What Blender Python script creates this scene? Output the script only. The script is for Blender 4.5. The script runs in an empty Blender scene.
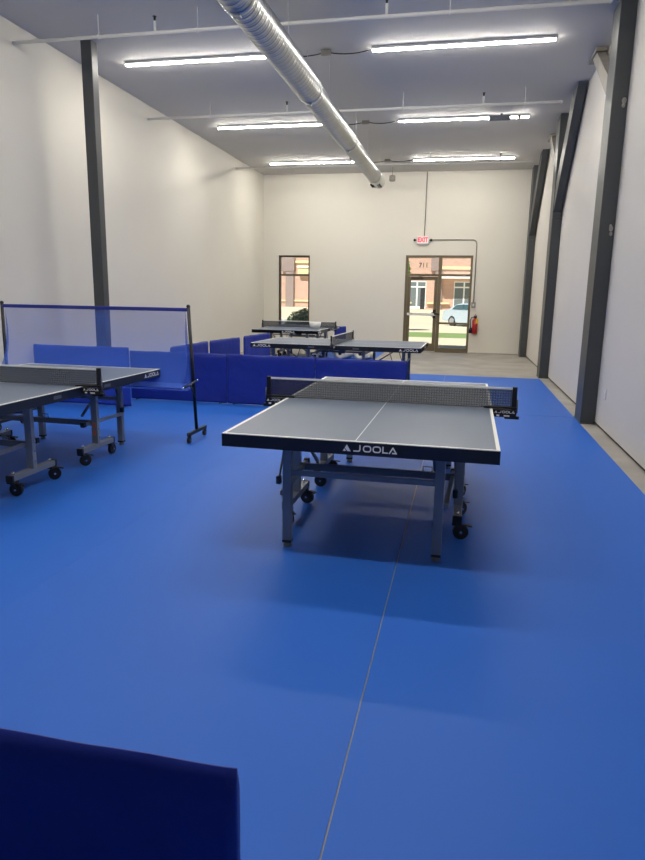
import bpy, bmesh, math, random
from mathutils import Vector, Matrix, noise
random.seed(7)
PI = math.pi
S = bpy.context.scene
C = S.collection

# ------------------------------------------------------------------ materials
def srgb(r, g, b):
    f = lambda c: (c/255/12.92) if c/255 <= .04045 else ((c/255+.055)/1.055)**2.4
    return (f(r), f(g), f(b), 1)

def mat(name, col, rough=.6, metal=0., spec=.5, bump=None, var=None, alpha=None, emit=None, coat=0):
    """bump=(scale,strength,distance)  var=(scale, amount, second colour)"""
    m = bpy.data.materials.new(name); m.use_nodes = True
    nt = m.node_tree; N = nt.nodes; L = nt.links
    b = N['Principled BSDF']
    b.inputs['Base Color'].default_value = col
    b.inputs['Roughness'].default_value = rough
    b.inputs['Metallic'].default_value = metal
    b.inputs['Specular IOR Level'].default_value = spec
    b.inputs['Coat Weight'].default_value = coat
    tc = N.new('ShaderNodeTexCoord')
    if var:
        n = N.new('ShaderNodeTexNoise'); n.inputs['Scale'].default_value = var[0]; n.inputs['Detail'].default_value = 6
        L.new(tc.outputs['Object'], n.inputs['Vector'])
        r = N.new('ShaderNodeMapRange'); r.inputs[1].default_value = .35; r.inputs[2].default_value = .7
        r.inputs[3].default_value = 0; r.inputs[4].default_value = var[1]
        L.new(n.outputs['Fac'], r.inputs[0])
        mx = N.new('ShaderNodeMix'); mx.data_type = 'RGBA'
        mx.inputs['A'].default_value = col; mx.inputs['B'].default_value = var[2]
        L.new(r.outputs[0], mx.inputs['Factor']); L.new(mx.outputs['Result'], b.inputs['Base Color'])
    if bump:
        n = N.new('ShaderNodeTexNoise'); n.inputs['Scale'].default_value = bump[0]; n.inputs['Detail'].default_value = 4
        L.new(tc.outputs['Object'], n.inputs['Vector'])
        bp = N.new('ShaderNodeBump'); bp.inputs['Strength'].default_value = bump[1]; bp.inputs['Distance'].default_value = bump[2]
        L.new(n.outputs['Fac'], bp.inputs['Height']); L.new(bp.outputs['Normal'], b.inputs['Normal'])
    if alpha is not None: b.inputs['Alpha'].default_value = alpha
    if emit:
        b.inputs['Emission Color'].default_value = emit[0]; b.inputs['Emission Strength'].default_value = emit[1]
    return m

M = {}
M['wall'] = mat('painted_drywall', (.72, .69, .615, 1), .75, spec=.25, bump=(60, .05, .01), var=(1.2, .35, (.685, .655, .58, 1)))
M['wall_r'] = mat('painted_drywall_right', (.69, .66, .615, 1), .7, spec=.25, bump=(60, .05, .01), var=(1.5, .35, (.655, .63, .585, 1)))
M['ceiling'] = mat('ceiling_liner', (.53, .52, .50, 1), .7, spec=.2, var=(.8, .3, (.50, .49, .47, 1)))
M['concrete'] = mat('concrete', (.42, .40, .36, 1), .45, spec=.4, bump=(14, .1, .01), var=(1.6, .9, (.27, .25, .22, 1)))
M['mat'] = mat('blue_vinyl', srgb(40, 102, 200), .47, spec=.22, bump=(3.5, .04, .01), var=(.9, .35, srgb(35, 96, 192)))
M['steel'] = mat('grey_painted_steel', srgb(68, 71, 73), .45, spec=.4, bump=(30, .05, .01), var=(3, .5, srgb(62, 65, 67)))
M['primer'] = mat('bare_primer_steel', srgb(150, 146, 138), .55, var=(5, .6, srgb(122, 116, 108)))
M['galv'] = mat('galvanised_metal', (.54, .55, .55, 1), .32, metal=.95, bump=(25, .05, .01), var=(6, .7, (.44, .455, .455, 1)))
M['galv2'] = mat('galvanised_band', (.5, .52, .52, 1), .35, metal=1)
M['white_paint'] = mat('white_paint', (.68, .68, .66, 1), .45)
M['slate'] = mat('table_surface', srgb(100, 113, 133), .38, spec=.45, var=(3, .3, srgb(95, 108, 127)))
M['line'] = mat('white_line', (.85, .85, .82, 1), .5)
M['logo'] = mat('logo_white', (.93, .93, .93, 1), .35)
M['black'] = mat('black_apron', srgb(20, 25, 38), .42)
M['blackp'] = mat('black_plastic', srgb(16, 18, 24), .45)
M['rubber'] = mat('black_rubber', srgb(20, 20, 22), .6)
M['frame'] = mat('table_frame_grey', srgb(124, 131, 141), .42, metal=.15, var=(8, .4, srgb(112, 119, 129)))
M['frame_dk'] = mat('table_rail_grey', srgb(96, 102, 112), .42, metal=.15)
M['chrome'] = mat('chrome', (.7, .7, .7, 1), .2, metal=1)
M['tape'] = mat('net_tape', (.8, .8, .78, 1), .7)
M['orange'] = mat('orange_sticker', srgb(215, 110, 70), .5)
M['fabric'] = mat('blue_barrier_fabric', srgb(23, 46, 146), .5, spec=.4, bump=(7, .35, .03), var=(2, .5, srgb(18, 37, 126)))
M['fabric2'] = mat('blue_barrier_fabric_bright', srgb(30, 60, 168), .5, spec=.4, bump=(7, .25, .02))
M['bluebar'] = mat('blue_sleeve', srgb(30, 45, 140), .6)
M['bronze'] = mat('bronze_aluminium', srgb(112, 100, 78), .4, metal=.3)
M['bronze_dk'] = mat('dark_bronze_aluminium', srgb(84, 74, 60), .45, metal=.3)
M['red'] = mat('red_enamel', srgb(170, 25, 30), .3)
M['yellow'] = mat('yellow_tag', srgb(225, 180, 40), .5)
M['bowl'] = mat('white_plastic', (.8, .8, .77, 1), .35)
M['vroll'] = mat('white_roll', srgb(226, 221, 205), .6)
M['dark'] = mat('matt_dark', srgb(40, 40, 44), .8)

def net_mat(name, col, alpha, scale, amp):
    m = bpy.data.materials.new(name); m.use_nodes = True
    nt = m.node_tree; N = nt.nodes; L = nt.links
    b = N['Principled BSDF']; b.inputs['Base Color'].default_value = col; b.inputs['Roughness'].default_value = .8
    tc = N.new('ShaderNodeTexCoord'); sx = N.new('ShaderNodeSeparateXYZ'); L.new(tc.outputs['Object'], sx.inputs[0])
    outs = []
    for ax in ('X', 'Z'):
        mu = N.new('ShaderNodeMath'); mu.operation = 'MULTIPLY'; mu.inputs[1].default_value = scale; L.new(sx.outputs[ax], mu.inputs[0])
        si = N.new('ShaderNodeMath'); si.operation = 'SINE'; L.new(mu.outputs[0], si.inputs[0])
        mr = N.new('ShaderNodeMapRange'); mr.inputs[1].default_value = .3; mr.inputs[2].default_value = .9
        mr.inputs[3].default_value = 0; mr.inputs[4].default_value = amp; L.new(si.outputs[0], mr.inputs[0]); outs.append(mr.outputs[0])
    ad = N.new('ShaderNodeMath'); ad.operation = 'MAXIMUM'; L.new(outs[0], ad.inputs[0]); L.new(outs[1], ad.inputs[1])
    a2 = N.new('ShaderNodeMath'); a2.operation = 'ADD'; a2.inputs[1].default_value = alpha; a2.use_clamp = True
    L.new(ad.outputs[0], a2.inputs[0]); L.new(a2.outputs[0], b.inputs['Alpha'])
    return m
M['netmesh'] = net_mat('black_net_mesh', srgb(66, 68, 76), .46, 2*PI/.018, .26)
M['bluenet'] = net_mat('blue_net_mesh', srgb(66, 114, 226), .44, 2*PI/.03, .0)

def glass_mat():
    m = bpy.data.materials.new('clear_glass'); m.use_nodes = True
    nt = m.node_tree; N = nt.nodes; L = nt.links; N.remove(N['Principled BSDF'])
    t = N.new('ShaderNodeBsdfTransparent'); t.inputs[0].default_value = (.93, .95, .94, 1)
    g = N.new('ShaderNodeBsdfGlossy'); g.inputs['Roughness'].default_value = .02
    f = N.new('ShaderNodeFresnel'); f.inputs[0].default_value = 1.45
    mx = N.new('ShaderNodeMixShader'); L.new(f.outputs[0], mx.inputs[0]); L.new(t.outputs[0], mx.inputs[1]); L.new(g.outputs[0], mx.inputs[2])
    L.new(mx.outputs[0], N['Material Output'].inputs[0])
    return m
M['glass'] = glass_mat()

def lamp_mat(name, col, s):
    m = bpy.data.materials.new(name); m.use_nodes = True
    nt = m.node_tree; nt.nodes.remove(nt.nodes['Principled BSDF'])
    e = nt.nodes.new('ShaderNodeEmission'); e.inputs[0].default_value = col; e.inputs[1].default_value = s
    nt.links.new(e.outputs[0], nt.nodes['Material Output'].inputs[0]); return m
M['lamp'] = lamp_mat('lit_diffuser', (1, .95, .86, 1), 100.0)
M['exitface'] = mat('exit_sign_face', (.85, .8, .8, 1), .4, emit=((1, .85, .85, 1), .1))
M['exitred'] = mat('exit_letters', srgb(235, 60, 70), .4, emit=(srgb(235, 60, 70), .5))

def brick_mat(name, c1, c2, mortar):
    m = bpy.data.materials.new(name); m.use_nodes = True
    nt = m.node_tree; N = nt.nodes; L = nt.links
    b = N['Principled BSDF']; b.inputs['Roughness'].default_value = .85
    tc = N.new('ShaderNodeTexCoord'); mp = N.new('ShaderNodeMapping'); mp.inputs['Rotation'].default_value = (PI/2, 0, 0)
    L.new(tc.outputs['Object'], mp.inputs[0])
    k = N.new('ShaderNodeTexBrick'); k.inputs['Color1'].default_value = c1; k.inputs['Color2'].default_value = c2; k.inputs['Mortar'].default_value = mortar
    k.inputs['Scale'].default_value = 1; k.inputs['Mortar Size'].default_value = .012
    k.inputs['Brick Width'].default_value = .4; k.inputs['Row Height'].default_value = .13
    L.new(mp.outputs[0], k.inputs['Vector']); L.new(k.outputs['Color'], b.inputs['Base Color'])
    return m
M['brick'] = brick_mat('tan_brick', srgb(196, 158, 140), srgb(184, 146, 128), srgb(204, 182, 166))
M['brick2'] = brick_mat('grey_brown_brick', srgb(148, 130, 126), srgb(138, 120, 116), srgb(158, 146, 138))
M['cream'] = mat('cream_stone', srgb(226, 208, 160), .8)
M['canopy'] = mat('white_canopy', (.85, .85, .83, 1), .6)
M['darkglass'] = mat('storefront_glass', srgb(110, 118, 118), .15, spec=.6)
M['asphalt'] = mat('pale_pavement', srgb(206, 192, 165), .9, var=(.3, .5, srgb(190, 176, 150)))
M['road'] = mat('grey_road', srgb(170, 172, 172), .9, var=(.3, .5, srgb(158, 160, 160)))
M['grass'] = mat('grass', srgb(128, 148, 86), .9, bump=(20, .6, .05), var=(4, .8, srgb(106, 128, 70)))
M['leaf'] = mat('dark_leaf', srgb(58, 92, 62), .7, var=(6, .8, srgb(36, 66, 44)))
M['leaf2'] = mat('bright_leaf', srgb(112, 160, 60), .7, var=(6, .8, srgb(86, 132, 44)))
M['bark'] = mat('bark', srgb(96, 78, 60), .9)
M['carpaint'] = mat('silver_blue_car_paint', srgb(192, 204, 212), .25, metal=.25, coat=.5)
M['carglass'] = mat('car_glass', srgb(70, 96, 104), .08, spec=.8)
M['tyre'] = mat('tyre', srgb(40, 40, 44), .8)
M['alloy'] = mat('alloy_wheel', (.6, .6, .62, 1), .3, metal=.8)
M['tail'] = mat('tail_lamp', srgb(200, 40, 40), .3)

# ------------------------------------------------------------------ mesh builder
class MB:
    def __init__(s): s.bm = bmesh.new(); s.mats = []
    def mi(s, m):
        if m is None: m = s.cur
        if m not in s.mats: s.mats.append(m)
        return s.mats.index(m)
    def _tag(s, faces, m, smooth=False):
        i = s.mi(m)
        for f in faces: f.material_index = i; f.smooth = smooth
    def box(s, x0, x1, y0, y1, z0, z1, m, bev=0):
        vs = [s.bm.verts.new(p) for p in ((x0,y0,z0),(x1,y0,z0),(x1,y1,z0),(x0,y1,z0),(x0,y0,z1),(x1,y0,z1),(x1,y1,z1),(x0,y1,z1))]
        fs = [s.bm.faces.new([vs[i] for i in q]) for q in ((3,2,1,0),(4,5,6,7),(0,1,5,4),(1,2,6,5),(2,3,7,6),(3,0,4,7))]
        s._tag(fs, m)
        if bev:
            es = list({e for f in fs for e in f.edges})
            r = bmesh.ops.bevel(s.bm, geom=es, offset=bev, segments=2, profile=.5, affect='EDGES')
            s._tag(r['faces'], m)
        return vs
    def bar(s, p0, p1, w, h, m, bev=0, up=(0,0,1)):
        p0, p1 = Vector(p0), Vector(p1); d = (p1-p0); L = d.length; d.normalize()
        u = Vector(up)
        if abs(d.dot(u)) > .98: u = Vector((0,1,0))
        r = d.cross(u).normalized(); u = r.cross(d)
        s_ = len(s.bm.verts)
        vs = []
        for p in (p0, p1):
            for a, b in ((-1,-1),(1,-1),(1,1),(-1,1)): vs.append(s.bm.verts.new(p + r*a*w/2 + u*b*h/2))
        fs = [s.bm.faces.new([vs[i] for i in q]) for q in ((0,1,2,3),(7,6,5,4),(0,4,5,1),(1,5,6,2),(2,6,7,3),(3,7,4,0))]
        s._tag(fs, m)
        if bev:
            es = list({e for f in fs for e in f.edges})
            q = bmesh.ops.bevel(s.bm, geom=es, offset=bev, segments=2, profile=.5, affect='EDGES'); s._tag(q['faces'], m)
    def tube(s, pts, r, m, n=12, cap=True, smooth=True):
        pts = [Vector(p) for p in pts]; rs = r if isinstance(r, (list, tuple)) else [r]*len(pts)
        rings = []; prev = None
        for i, p in enumerate(pts):
            d = (pts[min(i+1, len(pts)-1)] - pts[max(i-1, 0)]).normalized()
            if prev is None:
                u = Vector((0,0,1)) if abs(d.z) < .9 else Vector((1,0,0))
                a = d.cross(u).normalized()
            else:
                a = (prev - d*prev.dot(d)).normalized()
            prev = a; b = d.cross(a)
            rings.append([s.bm.verts.new(p + (a*math.cos(2*PI*k/n) + b*math.sin(2*PI*k/n))*rs[i]) for k in range(n)])
        fs = []
        for A, B in zip(rings, rings[1:]):
            for k in range(n): fs.append(s.bm.faces.new((A[k], A[(k+1)%n], B[(k+1)%n], B[k])))
        s._tag(fs, m, smooth)
        if cap: s._tag([s.bm.faces.new(rings[0][::-1]), s.bm.faces.new(rings[-1])], m)
    def prism(s, pts, axis, a0, a1, m, smooth=False):
        """pts 2D polygon; axis 'x': (y,z), 'y': (x,z), 'z': (x,y)"""
        def P(p, a):
            return {'x': (a, p[0], p[1]), 'y': (p[0], a, p[1]), 'z': (p[0], p[1], a)}[axis]
        A = [s.bm.verts.new(P(p, a0)) for p in pts]; B = [s.bm.verts.new(P(p, a1)) for p in pts]
        fs = [s.bm.faces.new(A), s.bm.faces.new(B[::-1])]
        n = len(pts)
        side = [s.bm.faces.new((A[i], B[i], B[(i+1)%n], A[(i+1)%n])) for i in range(n)]
        s._tag(fs, m); s._tag(side, m, smooth)
    def sphere(s, c, r, m, n=12, sc=(1,1,1)):
        q = bmesh.ops.create_uvsphere(s.bm, u_segments=n, v_segments=max(6, n//2), radius=r, matrix=Matrix.Translation(c) @ Matrix.Diagonal((*sc, 1)))
        s._tag(list({f for v in q['verts'] for f in v.link_faces}), m, True)
    def quad(s, pts, m):
        s._tag([s.bm.faces.new([s.bm.verts.new(p) for p in pts])], m)
    def build(s, name, parent=None, loc=None, rot=None):
        bmesh.ops.recalc_face_normals(s.bm, faces=s.bm.faces)
        me = bpy.data.meshes.new(name); s.bm.to_mesh(me); s.bm.free()
        for m in s.mats: me.materials.append(M[m] if isinstance(m, str) else m)
        o = bpy.data.objects.new(name, me); C.objects.link(o)
        if parent: o.parent = parent
        if loc: o.location = loc
        if rot: o.rotation_euler = rot
        return o

def tag(o, label=None, cat=None, group=None, kind=None):
    if label: o['label'] = label
    if cat: o['category'] = cat
    if group: o['group'] = group
    if kind: o['kind'] = kind
    return o
def thing(name, label, cat, loc=(0,0,0), rz=0, group=None):
    o = bpy.data.objects.new(name, None); C.objects.link(o); o.location = loc; o.rotation_euler = (0,0,rz); o.empty_display_size = .1
    return tag(o, label, cat, group)
def struct(mb, name, label=None):
    o = mb.build(name); o['kind'] = 'structure'
    if label: o['label'] = label
    return o
def copy_tree(o, parent=None):
    kids = [k for k in bpy.data.objects if k.parent == o]
    c = o.copy(); C.objects.link(c); c.parent = parent
    for k in kids: copy_tree(k, c)
    return c

# ------------------------------------------------------------------ lettering
def ribbon(mb, pts, w, place, m, t, closed=False):
    n = len(pts); L, Rr = [], []
    for i in range(n):
        if closed: a, b = pts[i-1], pts[(i+1) % n]
        else: a, b = pts[max(i-1,0)], pts[min(i+1,n-1)]
        p = pts[i]
        d1 = Vector((p[0]-a[0], p[1]-a[1])); d2 = Vector((b[0]-p[0], b[1]-p[1]))
        if d1.length < 1e-9: d1 = d2
        if d2.length < 1e-9: d2 = d1
        d1.normalize(); d2.normalize(); d = (d1+d2).normalized(); k = 1/max(.5, d.dot(d2))
        nrm = Vector((-d.y, d.x))*w/2*k
        L.append((p[0]+nrm.x, p[1]+nrm.y)); Rr.append((p[0]-nrm.x, p[1]-nrm.y))
    rng = range(n) if closed else range(n-1)
    for i in rng:
        j = (i+1) % n
        poly(mb, [L[i], L[j], Rr[j], Rr[i]], place, m, t)
def poly(mb, pts, place, m, t):
    A = [mb.bm.verts.new(place(p[0], p[1], t)) for p in pts]; B = [mb.bm.verts.new(place(p[0], p[1], 0)) for p in pts]
    fs = [mb.bm.faces.new(A)]; n = len(pts)
    fs += [mb.bm.faces.new((A[i], B[i], B[(i+1)%n], A[(i+1)%n])) for i in range(n)]
    mb._tag(fs, m)
def rrect(x0, x1, y0, y1, r, k=4):
    out = []
    for cx, cy, a0 in ((x1-r, y1-r, 0), (x0+r, y1-r, 90), (x0+r, y0+r, 180), (x1-r, y0+r, 270)):
        for i in range(k+1):
            a = math.radians(a0+90*i/k); out.append((cx+r*math.cos(a), cy+r*math.sin(a)))
    return out
LOGO_W = 8.05
def joola(mb, place, m='logo', t=.0012):
    """wide geometric lettering, unit cap height, left-bottom at 0,0, width LOGO_W"""
    w = .19; h = w/2
    # triangular emblem split by a slash
    poly(mb, [(0,0),(.26,.42),(.52,0)], place, m, t)
    poly(mb, [(.30,.50),(.62,1.02),(1.22,0),(.72,0)], place, m, t)
    x = 1.55   # J
    ribbon(mb, [(x+1.02,1),(x+1.02,.34),(x+.96,.17),(x+.80,h),(x+0.05,h)], w, place, m, t)
    for x in (3.0, 4.42):
        ribbon(mb, rrect(x+h, x+1.25-h, h, 1-h, .33), w, place, m, t, True)
    x = 5.85   # L
    ribbon(mb, [(x+h,1),(x+h,h),(x+.85,h)], w, place, m, t)
    x = 6.78   # A
    ribbon(mb, [(x+.08,0),(x+.62,.92)], w, place, m, t); ribbon(mb, [(x+.58,.94),(x+1.16,0)], w, place, m, t)
    ribbon(mb, [(x+.50,h),(x+1.12,h)], w, place, m, t)
def text_mesh(name, body, size, m, parent, loc, rot, extrude=.002, bold=0):
    cu = bpy.data.curves.new(name, 'FONT'); cu.body = body; cu.size = size; cu.align_x = 'CENTER'; cu.align_y = 'CENTER'; cu.extrude = extrude; cu.offset = bold
    o = bpy.data.objects.new('tmp', cu); C.objects.link(o)
    dg = bpy.context.evaluated_depsgraph_get()
    me = bpy.data.meshes.new_from_object(o.evaluated_get(dg)); bpy.data.objects.remove(o); bpy.data.curves.remove(cu)
    me.materials.clear(); me.materials.append(M[m])
    r = bpy.data.objects.new(name, me); C.objects.link(r); r.parent = parent; r.location = loc; r.rotation_euler = rot
    return r

# ------------------------------------------------------------------ the room
XL, XR, YB, YF, H = -5.81, 1.68, 18.734, -8.0, 4.846
b = MB(); b.box(XL-.2, XR+.2, YF-.2, YB+.2, -.2, 0, 'concrete'); struct(b, 'floor', 'pale concrete slab floor')
b = MB(); b.box(XL-.2, XR+.2, YF-.2, YB+.2, H, H+.2, 'ceiling'); struct(b, 'ceiling', 'flat grey-white ceiling')
b = MB(); b.box(XL-.2, XL, YF-.2, YB+.2, 0, H, 'wall'); struct(b, 'wall_left')
b = MB(); b.box(XR, XR+.2, YF-.2, YB+.2, .035, H, 'wall_r'); b.box(XR+.02, XR+.2, YF-.2, YB+.2, 0, .035, 'dark'); struct(b, 'wall_right')
b = MB(); b.box(XL, XR, YF-.2, YF, 0, H, 'wall'); struct(b, 'wall_front')
WX0, WX1, WZ0, WZ1 = -5.365, -4.43, .42, 2.645           # left window opening
DX0, DX1, DZ1 = -1.685, .148, 2.66                       # entrance opening
b = MB()
for x0, x1, z0, z1 in ((XL, WX0, 0, H), (WX0, WX1, 0, WZ0), (WX0, WX1, WZ1, H), (WX1, DX0, 0, H), (DX0, DX1, DZ1, H), (DX1, XR, 0, H)):
    b.box(x0, x1, YB, YB+.2, z0, z1, 'wall')
struct(b, 'wall_back')

def frame_rect(mb, x0, x1, z0, z1, w, y0, y1, m):
    mb.box(x0, x0+w, y0, y1, z0, z1, m); mb.box(x1-w, x1, y0, y1, z0, z1, m)
    mb.box(x0+w, x1-w, y0, y1, z1-w, z1, m); mb.box(x0+w, x1-w, y0, y1, z0, z0+w, m)
# window 1
y0, y1 = YB+.05, YB+.15
b = MB(); frame_rect(b, WX0, WX1, WZ0, WZ1, .05, y0, y1, 'bronze_dk'); b.box(WX0+.05, WX1-.05, y0, y1, 2.07, 2.12, 'bronze_dk')
w1 = struct(b, 'window_1', 'tall narrow bronze-framed window left of the entrance')
b = MB(); b.box(WX0+.05, WX1-.05, y0+.045, y0+.051, WZ0+.05, 2.07, 'glass'); b.build('pane', w1)
b = MB(); b.box(WX0+.05, WX1-.05, y0+.045, y0+.051, 2.12, WZ1-.05, 'glass'); b.build('pane', w1)
# entrance: surround with transom and sidelight = window_2, the leaf = door_1
MX0, MX1 = -.77, -.68
b = MB()
y0, y1 = YB+.02, YB+.14
b.box(DX0, DX0+.07, y0, y1, 0, DZ1, 'bronze'); b.box(DX1-.06, DX1, y0, y1, 0, DZ1, 'bronze')
b.box(DX0+.07, DX1-.06, y0, y1, DZ1-.06, DZ1, 'bronze'); b.box(DX0+.07, DX1-.06, y0, y1, 2.10, 2.16, 'bronze')
b.box(MX0, MX1, y0, y1, 0, 2.10, 'bronze'); b.box(MX0, MX1, y0, y1, 2.16, DZ1-.06, 'bronze')
b.box(MX1, DX1-.06, y0, y1, .0, .12, 'bronze'); b.box(MX1, DX1-.06, y0, y1, .79, .84, 'bronze')
b.box(DX0+.07, MX0, y0, y1, 0, .02, 'galv2')
w2 = struct(b, 'window_2', 'bronze entrance surround with transoms and sidelight')
for x0, x1, z0, z1 in ((DX0+.07, MX0, 2.16, DZ1-.06), (MX1, DX1-.06, 2.16, DZ1-.06), (MX1, DX1-.06, .84, 2.10), (MX1, DX1-.06, .12, .79)):
    b = MB(); b.box(x0, x1, y0+.05, y0+.056, z0, z1, 'glass'); b.build('pane', w2)
lx0, lx1 = DX0+.075, MX0-.005
b = MB(); yd0, yd1 = YB+.04, YB+.09
b.box(lx0, lx0+.09, yd0, yd1, .03, 2.09, 'bronze'); b.box(lx1-.09, lx1, yd0, yd1, .03, 2.09, 'bronze')
b.box(lx0+.09, lx1-.09, yd0, yd1, 1.99, 2.09, 'bronze'); b.box(lx0+.09, lx1-.09, yd0, yd1, .03, .24, 'bronze')
d1 = struct(b, 'door_1', 'glazed bronze entrance door with a push bar')
b = MB(); b.box(lx0+.09, lx1-.09, yd0+.02, yd0+.026, .24, 1.99, 'glass'); b.build('pane', d1)
b = MB(); b.box(lx0+.02, lx1-.02, yd0-.09, yd0-.04, 1.02, 1.09, 'white_paint', .008)
b.box(lx0+.02, lx0+.07, yd0-.05, yd0, 1.02, 1.09, 'white_paint'); b.box(lx1-.14, lx1-.03, yd0-.05, yd0, 1.0, 1.11, 'blackp')
tag(b.build('push_bar', d1), 'pale push bar across the door')
b = MB(); b.box(lx1-.10, lx1-.02, yd0-.08, yd0, .95, 1.19, 'blackp', .01); b.tube([(lx1-.06, yd0-.08, 1.07), (lx1+.06, yd0-.12, 1.07), (lx1+.1, yd0-.12, 1.07)], .02, 'blackp', 8); b.build('door_handle', d1)
b = MB(); b.box(lx0+.1, lx0+.42, yd0-.07, yd0, 2.02, 2.09, 'bronze_dk', .01); b.bar((lx0+.3, yd0-.08, 2.10), (lx0+.75, yd0-.12, 2.12), .03, .02, 'bronze_dk'); b.build('door_closer', d1)
# thin concrete-grey trim along the foot of the back wall
b = MB(); b.box(DX1+.01, 1.5, YB-.012, YB, 0, .03, 'concrete'); struct(b, 'trim_1', 'thin grey joint at the foot of the back wall')

# ------------------------------------------------------------------ steel frames
def column(x0, x1, y0, y1, label):
    t = thing('steel_column', label, 'column', ((x0+x1)/2, (y0+y1)/2, 0), 0, 'dark steel columns')
    cx, cy = (x0+x1)/2, (y0+y1)/2
    b = MB(); b.box(x0-cx, x1-cx, y0-cy, y1-cy, .012, H-.002, 'steel', .008); b.build('shaft', t)
    b = MB(); b.box(x0-cx-.005, x1-cx, y0-cy-.01, y1-cy+.01, 0, .014, 'steel'); b.build('base_plate', t)
    return t, cx, cy
CX0 = 1.505
for i, (yn, yf, lab) in enumerate(((8.55, 8.99, 'nearest dark grey steel column standing against the right wall'),
                                   (13.36, 13.80, 'middle dark grey steel column against the right wall, before the bare concrete'),
                                   (18.17, 18.61, 'farthest dark grey steel column in the right corner by the back wall'))):
    t, cx, cy = column(CX0, XR-.003, yn, yf, lab)
    a, c = CX0-cx+.01, XR-.03-cx
    # dark knee brace towards the camera
    b = MB()
    if i: b.prism([(yn-cy, 3.10), (yn-cy, 3.62), (yn-cy-1.33, H-.01), (yn-cy-1.86, H-.01)], 'x', a, c, 'steel')
    if i: b.box(a-.012, c, yn-cy-.03, yn-cy, 3.02, 3.70, 'steel'); b.build('knee_brace', t)
    b = MB(); b.prism([(yf-cy, 3.88), (yf-cy, 4.12), (yf-cy+1.22, H-.01), (yf-cy+1.5, H-.01)], 'x', a+.02, c, 'primer')
    b.box(a, c+.01, yf-cy+1.1, yf-cy+1.65, H-.05, H-.004, 'primer')
    tag(b.build('rear_brace', t), 'unpainted pale brace')
    if i == 0:
        b = MB()
        for px, pz, r in ((.06, 3.76, .03), (.05, 3.71, .022), (.055, 2.36, .028), (.03, 2.39, .018), (.065, 2.30, .02)):
            b.sphere((c-.03+px*.3, yn-cy-.004, pz), r, 'primer', 8, (.9, .15, 1.2))
        tag(b.build('plaster_splash', t), 'pale plaster splashes')
t, cx, cy = column(-5.27, -5.11, 8.70, 8.85, 'tall dark grey free-standing steel column near the left wall')
t.location.x = cx

# ------------------------------------------------------------------ blue sports floor rolls
def roll(x0, x1, y0, y1, label):
    b = MB(); b.box(x0, x1, y0, y1, .001, .006, 'mat')
    tag(b.build('sports_floor_roll'), label, 'sports flooring', 'blue sports floor rolls')
roll(-.299, 1.50, YF+.3, 8.945, 'blue vinyl floor strip along the right wall, from the foreground to the cross joint')
roll(-.299, 1.50, 8.951, 13.2, 'blue vinyl floor strip beyond the cross joint, ending at bare concrete on the right')
roll(-2.12, -.305, YF+.3, 13.2, 'blue vinyl floor strip left of the pale floor joint, under the nearest table')
roll(-3.93, -2.1206, YF+.3, 18.3, 'blue vinyl floor strip running back under the stacked white rolls')
roll(-5.76, -3.9306, YF+.3, 13.2, 'blue vinyl floor strip along the left wall under the left table')

# ------------------------------------------------------------------ table tennis table
def add_caster(parent, x, y, zt, ang):
    b = MB()
    ca, sa = math.cos(ang), math.sin(ang)
    ox, oy = x+.025*ca, y+.025*sa
    r = .050
    ax = Vector((-sa, ca, 0))
    c = Vector((ox, oy, r+.006))
    b.tube([c-ax*.016, c-ax*.013, c+ax*.013, c+ax*.016], [r*.9, r, r, r*.9], 'rubber', 20)
    b.tube([c-ax*.019, c+ax*.019], r*.55, 'blackp', 14)
    b.tube([c-ax*.027, c+ax*.027], .008, 'chrome', 8)
    for s_ in (-1, 1):
        p = c+ax*.022*s_
        b.bar(p, (x+ax.x*.02*s_, y+ax.y*.02*s_, zt-.01), .004, .03, 'blackp', up=(ca, sa, 0))
    b.box(x-.032, x+.032, y-.032, y+.032, zt-.02, zt-.002, 'blackp', .004)
    w = b.build('caster', parent)
    b = MB(); b.bar((ox+.02*ca, oy+.02*sa, zt-.018), (ox+.07*ca, oy+.07*sa, zt-.028), .035, .008, 'blackp', .002); b.build('brake_pedal', w)

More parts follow.
